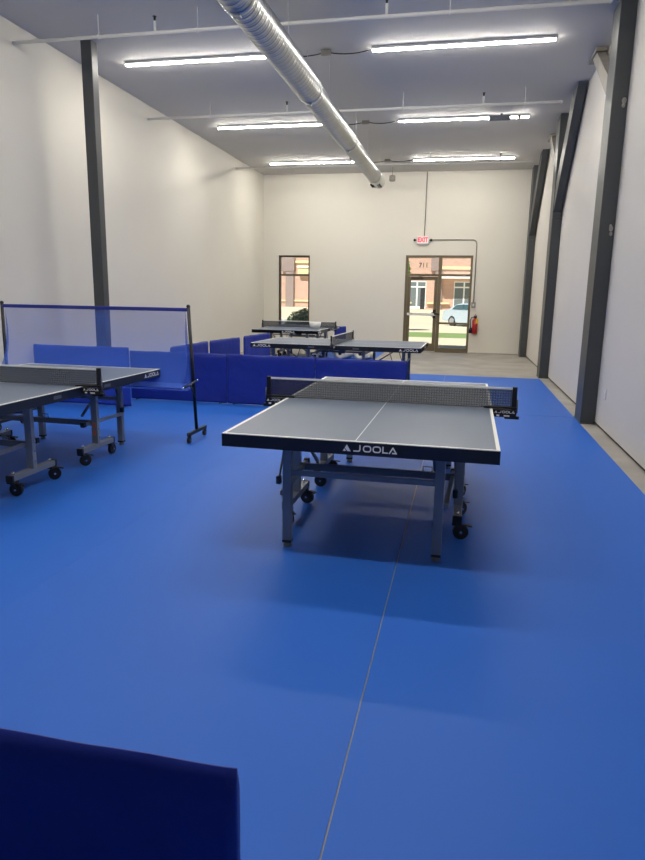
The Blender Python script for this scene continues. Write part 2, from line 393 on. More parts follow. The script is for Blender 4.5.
def make_table():
    T = thing('table_tennis_table', 'x', 'table')
    W, L, Z, AH = .7625, 1.37, .76, .075
    for s in (-1, 1):
        g = .002
        ya, yb = (s*g, s*L) if s > 0 else (s*L, s*g)
        b = MB(); b.box(-W, W, ya, yb, Z-.020, Z, 'slate')
        e = .0008
        lw = .020
        b.box(-W, -W+lw, ya, yb, Z-.004, Z+e, 'line'); b.box(W-lw, W, ya, yb, Z-.004, Z+e, 'line')
        ye0, ye1 = (L-lw, L) if s > 0 else (-L, -L+lw)
        b.box(-W+lw, W-lw, ye0, ye1, Z-.004, Z+e, 'line')
        yc0, yc1 = (ya, ye0) if s > 0 else (ye1, yb)
        b.box(-.0022, .0022, yc0, yc1, Z-.004, Z+e*.7, 'line')
        b.build('tabletop', T)
        b = MB(); th = .018; zt = Z-.0205
        o = .0015
        zt2 = Z-.004
        b.box(-W-o, -W+th, ya, yb, Z-AH, zt, 'black'); b.box(W-th, W+o, ya, yb, Z-AH, zt, 'black')
        yo0, yo1 = (L-th, L+o) if s > 0 else (-L-o, -L+th)
        b.box(-W+th, W-th, yo0, yo1, Z-AH, zt, 'black')
        # thin edge band beside the board
        b.box(-W-o, -W, ya, yb, zt, zt2, 'black'); b.box(W, W+o, ya, yb, zt, zt2, 'black')
        y_a, y_b = (L, L+o) if s > 0 else (-L-o, -L)
        b.box(-W-o, W+o, y_a, y_b, Z-AH, zt2, 'black')
        b.box(-W+th, W-th, s*.66-.02, s*.66+.02, Z-.055, zt, 'black')
        ap = b.build('apron', T)
        hgt = .037; k = hgt
        z0 = Z-.055
        # end lettering, just right of the centre line seen from outside
        b = MB()
        if s < 0: joola(b, lambda x, y, t: (-.066+x*k, -L-o-t, z0+y*k))
        else: joola(b, lambda x, y, t: (.066-x*k, L+o+t, z0+y*k))
        tag(b.build('logo', ap), 'white end lettering')
        for sx in (-1, 1):
            b = MB()
            c0 = s*1.185
            if sx > 0: joola(b, lambda x, y, t: (W+o+t, c0-.149+x*k, z0+y*k))
            else: joola(b, lambda x, y, t: (-W-o-t, c0+.149-x*k, z0+y*k))
            b.build('logo', ap)
            b = MB()
            b.box(sx*(W+.002)-.002, sx*(W+.002)+.002, s*.36-.05, s*.36+.05, Z-.052, Z-.026, 'frame_dk'); b.build('latch', ap)
        # legs
        for sx in (-1, 1):
            x = sx*.455; y = s*1.08
            b = MB(); b.box(x-.028, x+.028, y-.025, y+.025, .045, Z-.021, 'frame', .004); lg = b.build('leg', T)
            b = MB(); b.tube([(x, y, .006), (x, y, .012), (x, y, .046)], [.026, .026, .018], 'frame_dk', 12); b.box(x-.028, x+.028, y-.026, y+.026, .034, .05, 'blackp'); b.build('foot_pad', lg)
            px, py = sx*.565, s*.455
            b = MB(); b.box(px-.03, px+.03, py-.022, py+.022, .16, Z-.03, 'frame', .004)
            for zz in (.22, .30, .38): b.tube([(px+sx*.028, py, zz), (px+sx*.034, py, zz)], .008, 'chrome', 8)
            if s > 0: b.box(px-.012, px+.012, py-.0235, py-.021, .24, .29, 'orange'); b.box(px-.012, px+.012, py-.0235, py-.021, .31, .36, 'orange')
            b.build('wheel_post', T)
            b = MB(); b.box(px-.028, px+.028, py-.26, py+.26, .122, .166, 'frame', .004)
            for q in (-1, 1):
                b.box(px-.03, px+.03, py+q*.26-.012, py+q*.26+.012, .119, .169, 'blackp', .004)
                b.tube([(px, py+q*.22, .16), (px, py+q*.22, .189)], .011, 'chrome', 10)
            b.build('wheel_bar', T)
            for q in (-1, 1): add_caster(T, px, py+q*.232, .122, .35+.5*sx+.3*q+s*.4)
            # side link from the leg to the wheel post
            lx = sx*.50
            b = MB(); b.bar((sx*.497, s*1.06, .335), (sx*.522, s*.33, .355), .028, .032, 'frame', .003)
            b.box(sx*.522-.02, sx*.522+.02, s*.33-.02, s*.33+.02, .333, .377, 'blackp', .004); b.build('side_link', T)
            b = MB(); b.bar((sx*.545, s*.955, .40), (sx*.525, s*.86, .68), .010, .010, 'frame_dk'); b.box(sx*.545-.015, sx*.545+.015, s*.965-.018, s*.965+.018, .365, .415, 'blackp', .004); b.build('lock_lever', T)
            b = MB(); b.bar((sx*.40, s*.95, .69), (sx*.40, s*.50, .40), .018, .018, 'frame_dk'); b.build('gas_strut', T)
        b = MB(); b.bar((-.425, s*1.08, .478), (.425, s*1.08, .478), .022, .034, 'frame', .003); b.build('leg_rail', T)
        b = MB(); b.bar((-.535, s*.455, .352), (.535, s*.455, .352), .03, .048, 'frame_dk', .003); r = b.build('cross_rail', T)
        b = MB(); hx = .35 if s < 0 else .05
        b.tube([(hx-.03, s*.455, .374), (hx-.03, s*.455, .41), (hx+.03, s*.455, .41), (hx+.03, s*.455, .374)], .004, 'frame_dk', 6); b.build('handle', r)
        b = MB(); b.bar((-.5, s*.42, .60), (.5, s*.42, .60), .025, .025, 'frame_dk'); b.build('cross_rail', T)
    b = MB(); b.bar((0, -.42, .60), (0, .42, .60), .03, .03, 'frame_dk'); b.box(-.06, .06, -.05, .05, .58, .68, 'frame_dk', .004); b.build('folding_link', T)
    return T

def make_net():
    T = thing('table_tennis_net', 'x', 'net')
    Z = .76
    b = MB(); b.box(-.893, .893, -.001, .001, Z+.004, Z+.1435, 'netmesh'); b.build('net_mesh', T)
    b = MB(); b.box(-.893, .893, -.003, .003, Z+.1385, Z+.1525, 'tape'); b.build('top_tape', T)
    b = MB(); b.tube([(-.893, 0, Z+.004), (.893, 0, Z+.004)], .0025, 'blackp', 6); b.build('bottom_cord', T)
    for s in (-1, 1):
        a, c = sorted((s*.893, s*.927))
        b = MB(); b.box(a, c, -.013, .013, Z-.03, Z+.158, 'blackp', .004); b.tube([(s*.932, 0, Z-.03), (s*.932, 0, Z+.07)], .007, 'frame_dk', 8)
        p = b.build('net_post', T)
        a, c = sorted((s*.766, s*.93))
        b = MB(); b.box(a, c, -.03, .03, Z-.058, Z-.004, 'blackp', .005)
        a, c = sorted((s*.70, s*.93)); b.box(a, c, -.022, .022, Z+.0015, Z+.016, 'blackp', .004)
        a, c = sorted((s*.85, s*.95)); b.box(a, c, -.02, .02, Z-.072, Z-.05, 'blackp', .004)
        p2 = b.build('clamp', T)
        k = .0175
        b = MB(); u0 = s*.848
        joola(b, lambda x, y, t: (u0-k*LOGO_W/2+x*k, -.0305-t, Z-.028+y*k))
        b.box(u0-.055, u0-.035, -.0318, -.03, Z-.052, Z-.040, 'line'); b.box(u0-.005, u0+.035, -.0318, -.03, Z-.052, Z-.042, 'line')
        b.build('logo', p2)
        b = MB(); joola(b, lambda x, y, t: (u0+k*LOGO_W/2-x*k, .0305+t, Z-.028+y*k))
        b.build('logo', p2)
    return T

proto = make_table(); nproto = make_net()
TABS = ((-.528, 4.759, -.008, 'nearest table tennis table, whole in view, on the open blue floor',
         'net on the nearest table, standing before the long blue barriers'),
        (-3.815, 4.82, -.013, 'table tennis table cut off by the left frame edge, with the blue catch net behind',
         'net on the table cut off at the left'),
        (-1.977, 10.858, -1.589, 'table tennis table turned sideways behind the long blue barriers',
         'net seen nearly end-on over the sideways table behind the barriers'),
        (-3.921, 15.50, .013, 'farthest table tennis table, before the narrow window, with a white bowl on it',
         'net on the farthest table, before the narrow window'))
for i, (x, y, a, l1, l2) in enumerate(TABS):
    t = proto if i == 0 else copy_tree(proto); n = nproto if i == 0 else copy_tree(nproto)
    for o, l, g in ((t, l1, 'table tennis tables'), (n, l2, 'table tennis nets')):
        o.location = (x, y, .0); o.rotation_euler = (0, 0, a); o['label'] = l; o['group'] = g
        
# bowl on the farthest table
b = MB(); n = 28
prof = [(.06, 0), (.10, .012), (.128, .08), (.14, .155), (.134, .155), (.121, .08), (.095, .022), (.0, .012)]
rings = [[b.bm.verts.new((r*math.cos(2*PI*k/n), r*math.sin(2*PI*k/n), z)) for k in range(n)] for r, z in prof[:-1]]
fs = []
for A, B in zip(rings, rings[1:]):
    for k in range(n): fs.append(b.bm.faces.new((A[k], A[(k+1)%n], B[(k+1)%n], B[k])))
fs.append(b.bm.faces.new(rings[0][::-1])); fs.append(b.bm.faces.new(rings[-1])); b._tag(fs, 'bowl', True)
tag(b.build('ball_bowl', loc=(-3.40, 15.0, .7615)), 'white plastic bowl standing on the farthest table tennis table', 'bowl')

# ------------------------------------------------------------------ barriers
def barrier(p0, p1, h, label, seed=0, m='fabric', group='blue court barriers'):
    p0, p1 = Vector((*p0, 0)), Vector((*p1, 0)); d = p1-p0; L = d.length; ang = math.atan2(d.y, d.x)
    c = (p0+p1)/2
    t = thing('court_barrier', label, 'barrier', (c.x, c.y, .006), ang, group)
    h -= .006
    b = MB(); nx, nz = 56, 28
    def off(u, z, side):
        v = Vector((u*2.2+seed*7.3, z*3.2, seed*3.1+side*5))
        w = noise.noise(v)*.010 + noise.noise(Vector((u*7+seed, z*4+u*3, side*9)))*.003
        # diagonal pull folds from the corners
        w += .0025*math.sin(22*(z/h) + 6*u+seed)*max(0, 1-abs(u+L/2)/.35)
        ed = min(1, (L/2-abs(u))/.04, (h-z)/.03)
        return w*max(0, ed)
    zb = .012
    grid = {}
    for side in (-1, 1):
        for i in range(nx+1):
            for j in range(nz+1):
                u = -L/2+L*i/nx; z = zb+(h-zb)*j/nz
                th = .013*min(1, (.12+((h-z)/.05)) ) 
                zz = z + (noise.noise(Vector((u*5+seed, 3.3, seed)))*.007 if j == nz else 0)
                grid[side, i, j] = b.bm.verts.new((u, side*th+off(u, z, side), zz))
    fs = []
    for side in (-1, 1):
        for i in range(nx):
            for j in range(nz):
                q = [grid[side,i,j], grid[side,i+1,j], grid[side,i+1,j+1], grid[side,i,j+1]]
                fs.append(b.bm.faces.new(q if side < 0 else q[::-1]))
    for i in range(nx):
        fs.append(b.bm.faces.new((grid[-1,i,nz], grid[-1,i+1,nz], grid[1,i+1,nz], grid[1,i,nz])))
        fs.append(b.bm.faces.new((grid[-1,i,0], grid[1,i,0], grid[1,i+1,0], grid[-1,i+1,0])))
    for j in range(nz):
        fs.append(b.bm.faces.new((grid[-1,0,j], grid[-1,0,j+1], grid[1,0,j+1], grid[1,0,j])))
        fs.append(b.bm.faces.new((grid[-1,nx,j], grid[1,nx,j], grid[1,nx,j+1], grid[-1,nx,j+1])))
    b._tag(fs, m, True); b.build('cover', t)
    for sx in (-1, 1):
        b = MB(); u = sx*(L/2-.10)
        b.bar((u, -.055, .010), (u, .055, .010), .02, .012, 'blackp', .002); b.build('foot', t)
    return t
RW = 'blue barriers in the long front row'
barrier((-1.925, 8.56), (-.69, 8.50), .708, 'blue fabric barrier ending the long row on the right, behind the nearest net', 1, group=RW)
barrier((-3.195, 8.60), (-1.935, 8.56), .708, 'blue fabric barrier of the long row, just left of the nearest table net', 2, group=RW)
barrier((-4.68, 8.60), (-3.205, 8.60), .708, 'blue fabric barrier of the long row, behind the right post of the catch net', 3, group=RW)
barrier((-5.785, 7.97), (-4.345, 7.95), .807, 'taller bright blue barrier against the left wall, seen through the catch net', 4, 'fabric2')
barrier((-4.31, 9.16), (-4.28, 10.55), .73, 'nearest of the three receding blue side-row barriers, right of the catch net post', 5)
barrier((-4.29, 10.69), (-4.15, 11.82), .73, 'middle of the three receding blue barriers of the side row', 6)
barrier((-4.17, 12.14), (-4.05, 13.45), .73, 'farthest of the three receding blue side-row barriers, left of the far tables', 7)
barrier((-3.30, 16.9), (-3.09, 17.35), .73, 'blue barrier far back, peeking above the net of the sideways table', 8)
barrier((-1.74, .952), (-.350, .962), .701, 'dark blue fabric barrier in the bottom left foreground corner', 9)

# ------------------------------------------------------------------ catch net frame behind the left table
T = thing('ball_catch_net', 'black-posted frame with a translucent blue net behind the left table', 'catch net', (-3.835, 6.33, .006))
hw = 1.125
for s in (-1, 1):
    x = s*hw
    b = MB(); xt = x-(.06 if s > 0 else -.01); b.tube([(x, 0, .09), (xt, 0, 1.385)], .018, 'blackp', 12); b.sphere((xt, 0, 1.39), .021, 'blackp', 10); b.build('post', T)
    b = MB(); b.bar((x, -.22, .095), (x, .24, .095), .035, .035, 'blackp', .005); ft = b.build('foot', T)
    for q in (-.20, .21):
        b = MB(); b.tube([(x-.012, q, .036), (x+.012, q, .036)], .034, 'rubber', 16); b.tube([(x-.02, q, .036), (x+.02, q, .036)], .008, 'frame_dk', 8)
        b.bar((x, q, .05), (x, q+.01, .085), .035, .02, 'blackp'); b.build('caster', ft)
    b = MB(); b.tube([(x, .02, .625), (x-.03*s, -.26, .578)], .010, 'blackp', 8); b.sphere((x-.03*s, -.26, .578), .013, 'chrome', 8); b.sphere((x+.012, .015, .63), .012, 'chrome', 8)
    b.tube([(x, -.14, .60), (x, -.012, .45)], .007, 'blackp', 8); b.build('arm', T)
b = MB(); b.bar((-hw+.02, 0, 1.358), (hw-.06, 0, 1.358), .03, .036, 'bluebar', .006); tag(b.build('top_sleeve', T), 'dark blue top sleeve')
b = MB(); b.tube([(-hw+.03, -.26, .578), (hw-.03, -.26, .578)], .004, 'bluebar', 6); b.build('lower_cord', T)
b = MB(); nx, nz = 70, 26; G = []
for i in range(nx+1):
    row = []
    for j in range(nz+1):
        u, v = i/nx, j/nz
        bul = math.sin(PI*v)
        xr = hw-.045-.05*v; xl = -hw+.045
        x = xl+(xr-xl)*u
        yy = -.26*(1-v)**3.6 + .03*math.sin(u*31)*(.3+bul)*.35*min(1,v*3) + noise.noise(Vector((u*9, v*3, 1)))*.03*bul
        z = .58 + (1.35-.58)*v
        row.append(b.bm.verts.new((x, yy, z)))
    G.append(row)
fs = [b.bm.faces.new((G[i][j], G[i+1][j], G[i+1][j+1], G[i][j+1])) for i in range(nx) for j in range(nz)]
b._tag(fs, 'bluenet', True); b.build('net_sheet', T)
for s_, sx in ((0, -1), (nx, 1)):
    b = MB(); rows = []
    for j in range(nz+1):
        v = j/nz; e = G[s_][j].co if False else None
        xr = hw-.045-.05*v if sx > 0 else -hw+.045
        xp = sx*hw-(.06*(v*.8+.4) if sx > 0 else -.02*v) - sx*.016
        yy = -.26*(1-v)**3.6
        rows.append([b.bm.verts.new((xp+(xr-xp)*q/4 - sx*.03*math.sin(PI*v)*math.sin(PI*q/4), yy*q/4, .60+(1.35-.60)*v)) for q in range(5)])
    fs = [b.bm.faces.new((rows[j][q], rows[j+1][q], rows[j+1][q+1], rows[j][q+1])) for j in range(nz) for q in range(4)]
    b._tag(fs, 'bluenet', True); b.build('side_gusset', T)
b = MB(); G = [[b.bm.verts.new((-hw+.03+(2*hw-.06)*i/40, -.26+.26*j/6, .575+.02*(j/6)-.045*math.sin(PI*j/6))) for j in range(7)] for i in range(41)]
fs = [b.bm.faces.new((G[i][j], G[i+1][j], G[i+1][j+1], G[i][j+1])) for i in range(40) for j in range(6)]
b._tag(fs, 'bluenet', True); b.build('net_pouch', T)

# ------------------------------------------------------------------ ceiling lights, cords
def make_light():
    T = thing('strip_light', 'x', 'ceiling light', (0,0,H-.001))
    b = MB(); b.box(-1.195, 1.195, -.045, .045, -.035, 0, 'white_paint', .004); b.build('housing', T)
    for s in (-1, 1):
        b = MB(); n = 8
        pts = [(.036*math.cos(PI*k/n), -.0355-.020*math.sin(PI*k/n)) for k in range(n+1)]
        x0, x1 = (.004, 1.185) if s > 0 else (-1.185, -.004)
        b.prism(pts, 'x', x0, x1, 'lamp'); b.build('diffuser', T)
    return T
lp = make_light(); first = True
names = {9.62: 'nearest visible', 13.34: 'middle', 17.0: 'farthest'}
for y in (17.0, 13.34, 9.62, 5.92, 2.24):
    for x, side in ((-3.90, 'left'), (-.245, 'right')):
        t = lp if first else copy_tree(lp); first = False
        t.location = (x, y, H-.001); t['group'] = 'ceiling strip lights'
        if y in names: t['label'] = '%s long lit strip light on the ceiling, %s of the round duct' % (names[y], side)
        else: t['label'] = 'long lit strip light overhead, outside the view, %s row above %s' % (side, {5.92: 'the two near tables', 2.24: 'the front floor'}[y])
for y, lab in ((9.62, 'nearest'), (13.34, 'middle'), (17.0, 'farthest')):
    T = thing('power_cord', '%s dark cord with a small box linking two ceiling strip lights past the duct' % lab, 'cord', (-2.08, y, H-.02), 0, 'cords between strip lights')
    b = MB(); b.tube([(.63*k/10, 0, -.008-.035*math.sin(PI*abs(k)/10)) for k in range(-9, 11)], .008, 'dark', 8)
    b.build('cord', T)
    b = MB(); b.box(-.07, .07, -.03, .03, -.045, .018, 'primer', .006); b.build('junction_box', T)
T = thing('emergency_unit', 'small grey sensor unit hanging at the right end of the middle right strip light', 'sensor', (.45, 13.22, H))
b = MB(); b.box(-.22, .16, -.03, .03, -.12, -.03, 'frame_dk', .008); b.box(-.02, .02, -.02, .02, -.04, 0, 'frame_dk'); b.build('body', T)
b = MB(); b.tube([(.16, 0, -.07), (.30, 0, -.07)], .01, 'dark', 8); b.sphere((.32, 0, -.07), .03, 'dark', 10); b.build('lens', T)

# ------------------------------------------------------------------ sprinkler pipes
for y, lab, hs in ((8.02, 'nearest', (-4.6, -3.85, -3.3, -1.05, -.35, .9)), (11.68, 'middle', (-4.6, -3.2, -1.2, .1, .75)), (16.35, 'farthest', (-4.2, -2.9, -1.0, .6))):
    T = thing('sprinkler_pipe', '%s white sprinkler pipe crossing under the ceiling' % lab, 'pipe', (0, y, 4.6), 0, 'sprinkler pipes')
    b = MB(); b.tube([(XL+.01, 0, 0), (1.30, 0, 0)], .021, 'white_paint', 14); b.sphere((1.30, 0, 0), .026, 'white_paint', 10); b.build('pipe', T)
    for k, x in enumerate(hs):
        if k % 2 == 0:
            b = MB(); b.tube([(x, 0, .02), (x, 0, H-4.601)], .006, 'white_paint', 8); b.tube([(x-.012, 0, 0), (x+.012, 0, 0)], .027, 'white_paint', 14); b.build('hanger', T)
        else:
            b = MB(); b.tube([(x, 0, .0), (x, 0, .13)], .017, 'white_paint', 10); b.tube([(x, 0, .13), (x, 0, .18)], [.012, .016], 'blackp', 8); b.tube([(x, 0, .178), (x, 0, .182)], .025, 'blackp', 10); b.build('sprinkler_head', T)

# ------------------------------------------------------------------ spiral duct
T = thing('spiral_duct', 'round galvanised spiral duct running along under the ceiling', 'duct', (-2.185, 0, 4.2))
def duct(y0, y1, r, name='duct_section', rr=None):
    b = MB(); n = 36; step = .0065; cnt = int((y1-y0)/step); rings = []
    per = .10
    for i in range(cnt+1):
        y = y0+(y1-y0)*i/cnt; ring = []
        for k in range(n):
            a = 2*PI*k/n
            ph = ((y/per) + k/n) % 1
            bump = .0046*math.exp(-((ph-.5)/.11)**2) + .0012*math.sin(2*PI*ph*3)
            q = r+bump
            ring.append(b.bm.verts.new((q*math.cos(a), y, q*math.sin(a))))
        rings.append(ring)
    fs = []
    for A, B in zip(rings, rings[1:]):
        for k in range(n): fs.append(b.bm.faces.new((A[k], A[(k+1)%n], B[(k+1)%n], B[k])))
    b._tag(fs, 'galv', True)
    b._tag([b.bm.faces.new(rings[0][::-1]), b.bm.faces.new(rings[-1])], 'galv')
    b.build(name, T)
duct(-3.0, 6.25, .170); duct(6.25, 9.1, .167); duct(9.1, 12.05, .162); duct(12.05, 15.45, .150)
for y, r in ((6.25, .174), (9.1, .171), (12.05, .166)):
    b = MB(); b.tube([(0, y-.035, 0), (0, y-.03, 0), (0, y+.03, 0), (0, y+.035, 0)], [r, r+.006, r+.006, r], 'galv2', 36)
    b.box(-.03, .03, y-.03, y+.03, -r-.025, -r, 'galv2'); b.build('coupling', T)
b = MB(); b.tube([(0, 15.4, 0), (0, 15.46, 0), (0, 16.2, 0), (0, 16.3, 0), (0, 16.36, 0)], [.155, .162, .162, .15, .11], 'galv2', 36)
for k in range(8):
    a = -PI/2+k*.0; b.box(-.12+.03*k, -.105+.03*k, 15.7, 16.1, -.1595, -.13, 'dark')
tag(b.build('end_diffuser', T), 'darker slotted end piece')
for y, r in ((3.5, .176), (7.4, .173), (9.6, .168), (11.9, .168), (13.4, .156), (15.3, .156)):
    b = MB(); b.tube([(0, y-.012, 0), (0, y+.012, 0)], r, 'galv2', 36, cap=False)
    for s in (-1, 1): b.bar((s*r, y, .02), (s*r*.9, y, H-4.202), .02, .002, 'galv2', up=(1, 0, 0))
    b.build('hanger_strap', T)

# ------------------------------------------------------------------ back wall fittings
T = thing('exit_sign', 'small red and white EXIT sign with two lamp heads above the entrance door', 'sign', (-1.235, YB, 3.06))
b = MB(); b.box(-.17, .17, -.07, -.001, -.11, .11, 'white_paint', .008); b.build('housing', T)
b = MB(); b.box(-.145, .145, -.076, -.07, -.085, .085, 'exitface'); b.build('face', T)
text_mesh('lettering', 'EXIT', .155, 'exitred', T, (0, -.078, 0), (PI/2, 0, 0), .002, .006).scale = (.88, 1.12, 1)
for s in (-1, 1):
    b = MB(); b.tube([(s*.17, -.035, 0), (s*.22, -.035, 0)], .012, 'blackp', 8); b.sphere((s*.225, -.05, 0), .036, 'blackp', 12); b.build('lamp_head', T)
b = MB(); b.tube([(-1.20, YB-.014, 3.17), (-1.20, YB-.014, H-.01)], .012, 'primer', 8)
tag(b.build('wall_conduit'), 'thin vertical conduit from the ceiling down to the exit sign', 'conduit')
T = thing('wall_conduit', 'bent grey conduit from the exit sign down to a small switch box', 'conduit', (0, YB-.016, 0))
b = MB(); pts = [(-1.0, 0, 3.07), (.10, 0, 3.07)] + [(.10+.12*math.sin(a*PI/12), 0, 2.95+.12*math.cos(a*PI/12)) for a in range(1, 7)] + [(.225, 0, 1.40)]
b.tube(pts, .014, 'primer', 8); b.build('pipe', T)
b = MB(); b.box(.165, .285, -.04, .014, 1.26, 1.41, 'primer', .008); b.box(.20, .25, -.046, -.04, 1.30, 1.37, 'white_paint'); b.build('switch_box', T)
T = thing('fire_extinguisher', 'red fire extinguisher with a yellow tag hung on the back wall', 'fire extinguisher', (.30, YB-.10, .55))
b = MB(); b.tube([(0,0,0), (0,0,.01), (0,0,.36), (0,0,.41), (0,0,.43)], [.065, .075, .075, .045, .025], 'red', 20); b.build('cylinder', T)
b = MB(); b.box(-.02, .02, -.02, .02, .43, .48, 'blackp'); b.bar((0,.02,.48), (0,-.12,.50), .02, .012, 'red'); b.bar((0,.02,.51), (0,-.12,.54), .02, .012, 'red'); b.build('valve', T)
b = MB(); b.tube([(-.02,0,.46), (-.10,0,.45), (-.135,0,.36), (-.12,0,.22), (-.11,0,.16)], .013, 'blackp', 8); b.tube([(-.11,0,.17), (-.115,-.01,.02)], [.03, .055], 'blackp', 12); b.build('hose', T)
b = MB(); b.box(.01, .075, -.092, -.085, .29, .42, 'yellow'); tag(b.build('tag', T), 'yellow inspection tag')
b = MB(); b.box(-.04, .04, .076, .098, .02, .5, 'blackp'); b.build('bracket', T)
T = thing('ceiling_speaker', 'small grey device hanging near the ceiling beyond the duct end', 'sensor', (-2.06, 18.0, 4.58))
b = MB(); b.tube([(0,0,-.09), (0,0,-.07), (0,0,.05), (0,0,.07)], [.06, .08, .08, .03], 'primer', 16); b.build('body', T)
b = MB(); b.tube([(0,0,.06), (0,0,H-4.58)], .008, 'primer', 8); b.build('rod', T)
T = thing('wall_outlet', 'white outlet plate low on the right wall, right of the nearest column', 'outlet', (XR-.001, 8.10, .44))
b = MB(); b.box(-.008, 0, -.037, .037, -.06, .06, 'white_paint', .003); b.build('plate', T)
b = MB()
for z in (-.027, .027): b.box(-.010, -.007, -.018, .018, z-.016, z+.016, 'canopy')
b.build('socket', T)
# two white rolls on the floor
for i, (x, y, a, lab) in enumerate(((-2.95, 15.75, .45, 'left of the two pale hollow rolls on the blue floor under the far tables'),
                                    (-2.45, 15.75, .45, 'right of the two pale hollow rolls on the blue floor under the far tables'))):
    T = thing('material_roll', lab, 'roll', (x, y, .006), -a, 'pale rolls on the floor')
    b = MB(); n = 28; ro, ri = .13, .045; rings = []
    for r_, yy in ((ro, 0), (ro, .42), (ri, .42), (ri, 0)):
        rings.append([b.bm.verts.new((1.45*r_*math.cos(2*PI*k/n), yy, .13+r_*math.sin(2*PI*k/n))) for k in range(n)])
    fs = []
    for A, B in zip(rings, rings[1:]+rings[:1]):
        for k in range(n): fs.append(b.bm.faces.new((A[k], A[(k+1)%n], B[(k+1)%n], B[k])))
    b._tag(fs, 'vroll', True); b.build('wrapping', T)
    b = MB(); b.tube([(0, .02, .13), (0, .40, .13)], .044, 'dark', 20); b.build('hole_shade', T)  # dark plug stands in for the shade inside the hollow roll

# ------------------------------------------------------------------ outside
prof = [(18.94, -.03), (22, -.03), (26.8, -.07), (31.2, -.10), (33, -.2), (42, -.25), (50, -.2), (60, -.05), (75, .15), (84, .15)]
def gz(y):
    for (a, za), (c, zc) in zip(prof, prof[1:]):
        if a <= y <= c: return za+(zc-za)*(y-a)/(c-a)
    return prof[-1][1]
def strip(x0, x1, ys, m, name, label, dz=0, th=.1):
    b = MB()
    for ya, yb in zip(ys, ys[1:]):
        vs = [(x0, ya, gz(ya)+dz), (x1, ya, gz(ya)+dz), (x1, yb, gz(yb)+dz), (x0, yb, gz(yb)+dz)]
        A = [b.bm.verts.new(v) for v in vs]; B = [b.bm.verts.new((v[0], v[1], v[2]-th)) for v in vs]
        fs = [b.bm.faces.new(A), b.bm.faces.new(B[::-1])]+[b.bm.faces.new((A[i], B[i], B[(i+1)%4], A[(i+1)%4])) for i in range(4)]
        b._tag(fs, m)
    o = b.build(name); o['kind'] = 'structure'; o['label'] = label; return o
strip(-12, 12, [18.94, 22, 26.8], 'asphalt', 'pavement', 'pale paved walk outside the entrance')
strip(-40, -6, [33.2, 38, 46], 'road', 'road', 'grey road across the lot')
strip(-6, 20, [33.2, 38, 46], 'asphalt', 'driveway', 'pale sunlit driveway')
strip(-40, 30, [46, 50, 60, 75, 84], 'asphalt', 'parking_lot', 'pale sunlit parking lot')
strip(-30, 20, [31.2, 33.2], 'asphalt', 'kerb', 'pale kerb beyond the grass')
g = strip(-30, 20, [26.8, 31.2], 'grass', 'lawn', 'green grass strip outside', 0)
g['kind'] = 'stuff'; g['category'] = 'grass'; g['label'] = 'short green grass strip between the paved walk and the road'
g = strip(-30, -10, [31.2, 33.2, 37], 'grass', 'lawn', '', .02)
g['kind'] = 'stuff'; g['category'] = 'grass'; g['label'] = 'short yellow-green grass seen low through the narrow window'

BY = 75.0
BT = thing('brick_building', 'tan brick shop building across the lot with cream bands, seen through the glass', 'building', (0, BY, 0))
b = MB(); b.box(-32, 12, 0, 9, 0, 8.5, 'brick'); b.build('wall', BT)
for x0, x1, z0, z1, y in ((-20.55, -19.6, .15, 4.2, -.25), (-21.0, -19.5, 4.2, 5.9, -.3), (-3.9, -3.1, 4.4, 5.9, -.3), (-3.4, -2.6, .15, 4.4, -.25)):
    b = MB(); b.box(x0, x1, y, 0, z0, z1, 'brick2'); tag(b.build('pilaster', BT), 'grey-brown brick pilaster')
for z0, z1 in ((5.12, 5.4), (.78, .95)):
    for x0, x1 in ((-32, -9), ) if z0 > 1 else ((-32, -5.9), (-4.2, -1.7)):
        b = MB(); b.box(x0, x1, -.12 if x0 < -9 else -.3, 0, z0, z1, 'cream'); tag(b.build('stone_band', BT), 'cream stone band')
b = MB(); b.box(-3.1, 12, -.15, 0, 4.55, 4.85, 'cream'); tag(b.build('stone_band', BT), 'cream stone band')
b = MB(); b.box(-32, 12, -.15, 0, 5.95, 6.25, 'cream'); tag(b.build('stone_band', BT), 'cream stone band')
b = MB(); b.box(-19.0, -17.0, -.5, 0, 3.9, 4.75, 'cream'); b.box(-19.1, -16.9, -.6, -.5, 4.6, 4.8, 'canopy'); tag(b.build('wall_sign_box', BT), 'pale box sign panel')
b = MB(); b.box(-3.0, 3.5, -1.4, 0, 3.55, 3.85, 'canopy'); tag(b.build('canopy', BT), 'white flat canopy')
for x0, x1 in ((-6.35, -4.35), (-1.3, 2.0)):
    b = MB(); b.box(x0, x1, -.02, .02, .4 if x0 > -3 else .2, 3.25, 'canopy'); wf = b.build('window', BT)
    n = 2 if x0 < -3 else 3; w = (x1-x0)/n
    for k in range(n):
        for z0, z1 in ((.5, 2.55), (2.7, 3.15)):
            b = MB(); b.box(x0+w*k+.08, x0+w*(k+1)-.08, -.04, -.021, z0, z1, 'darkglass'); b.build('pane', wf)
b = MB(); b.box(-4.95, -4.45, -.06, -.041, .2, 2.5, 'dark'); tag(b.build('door', BT), 'dark doorway')
text_mesh('number_sign', '711', .72, 'dark', BT, (-4.75, -.01, 4.95), (PI/2, 0, 0), .02)

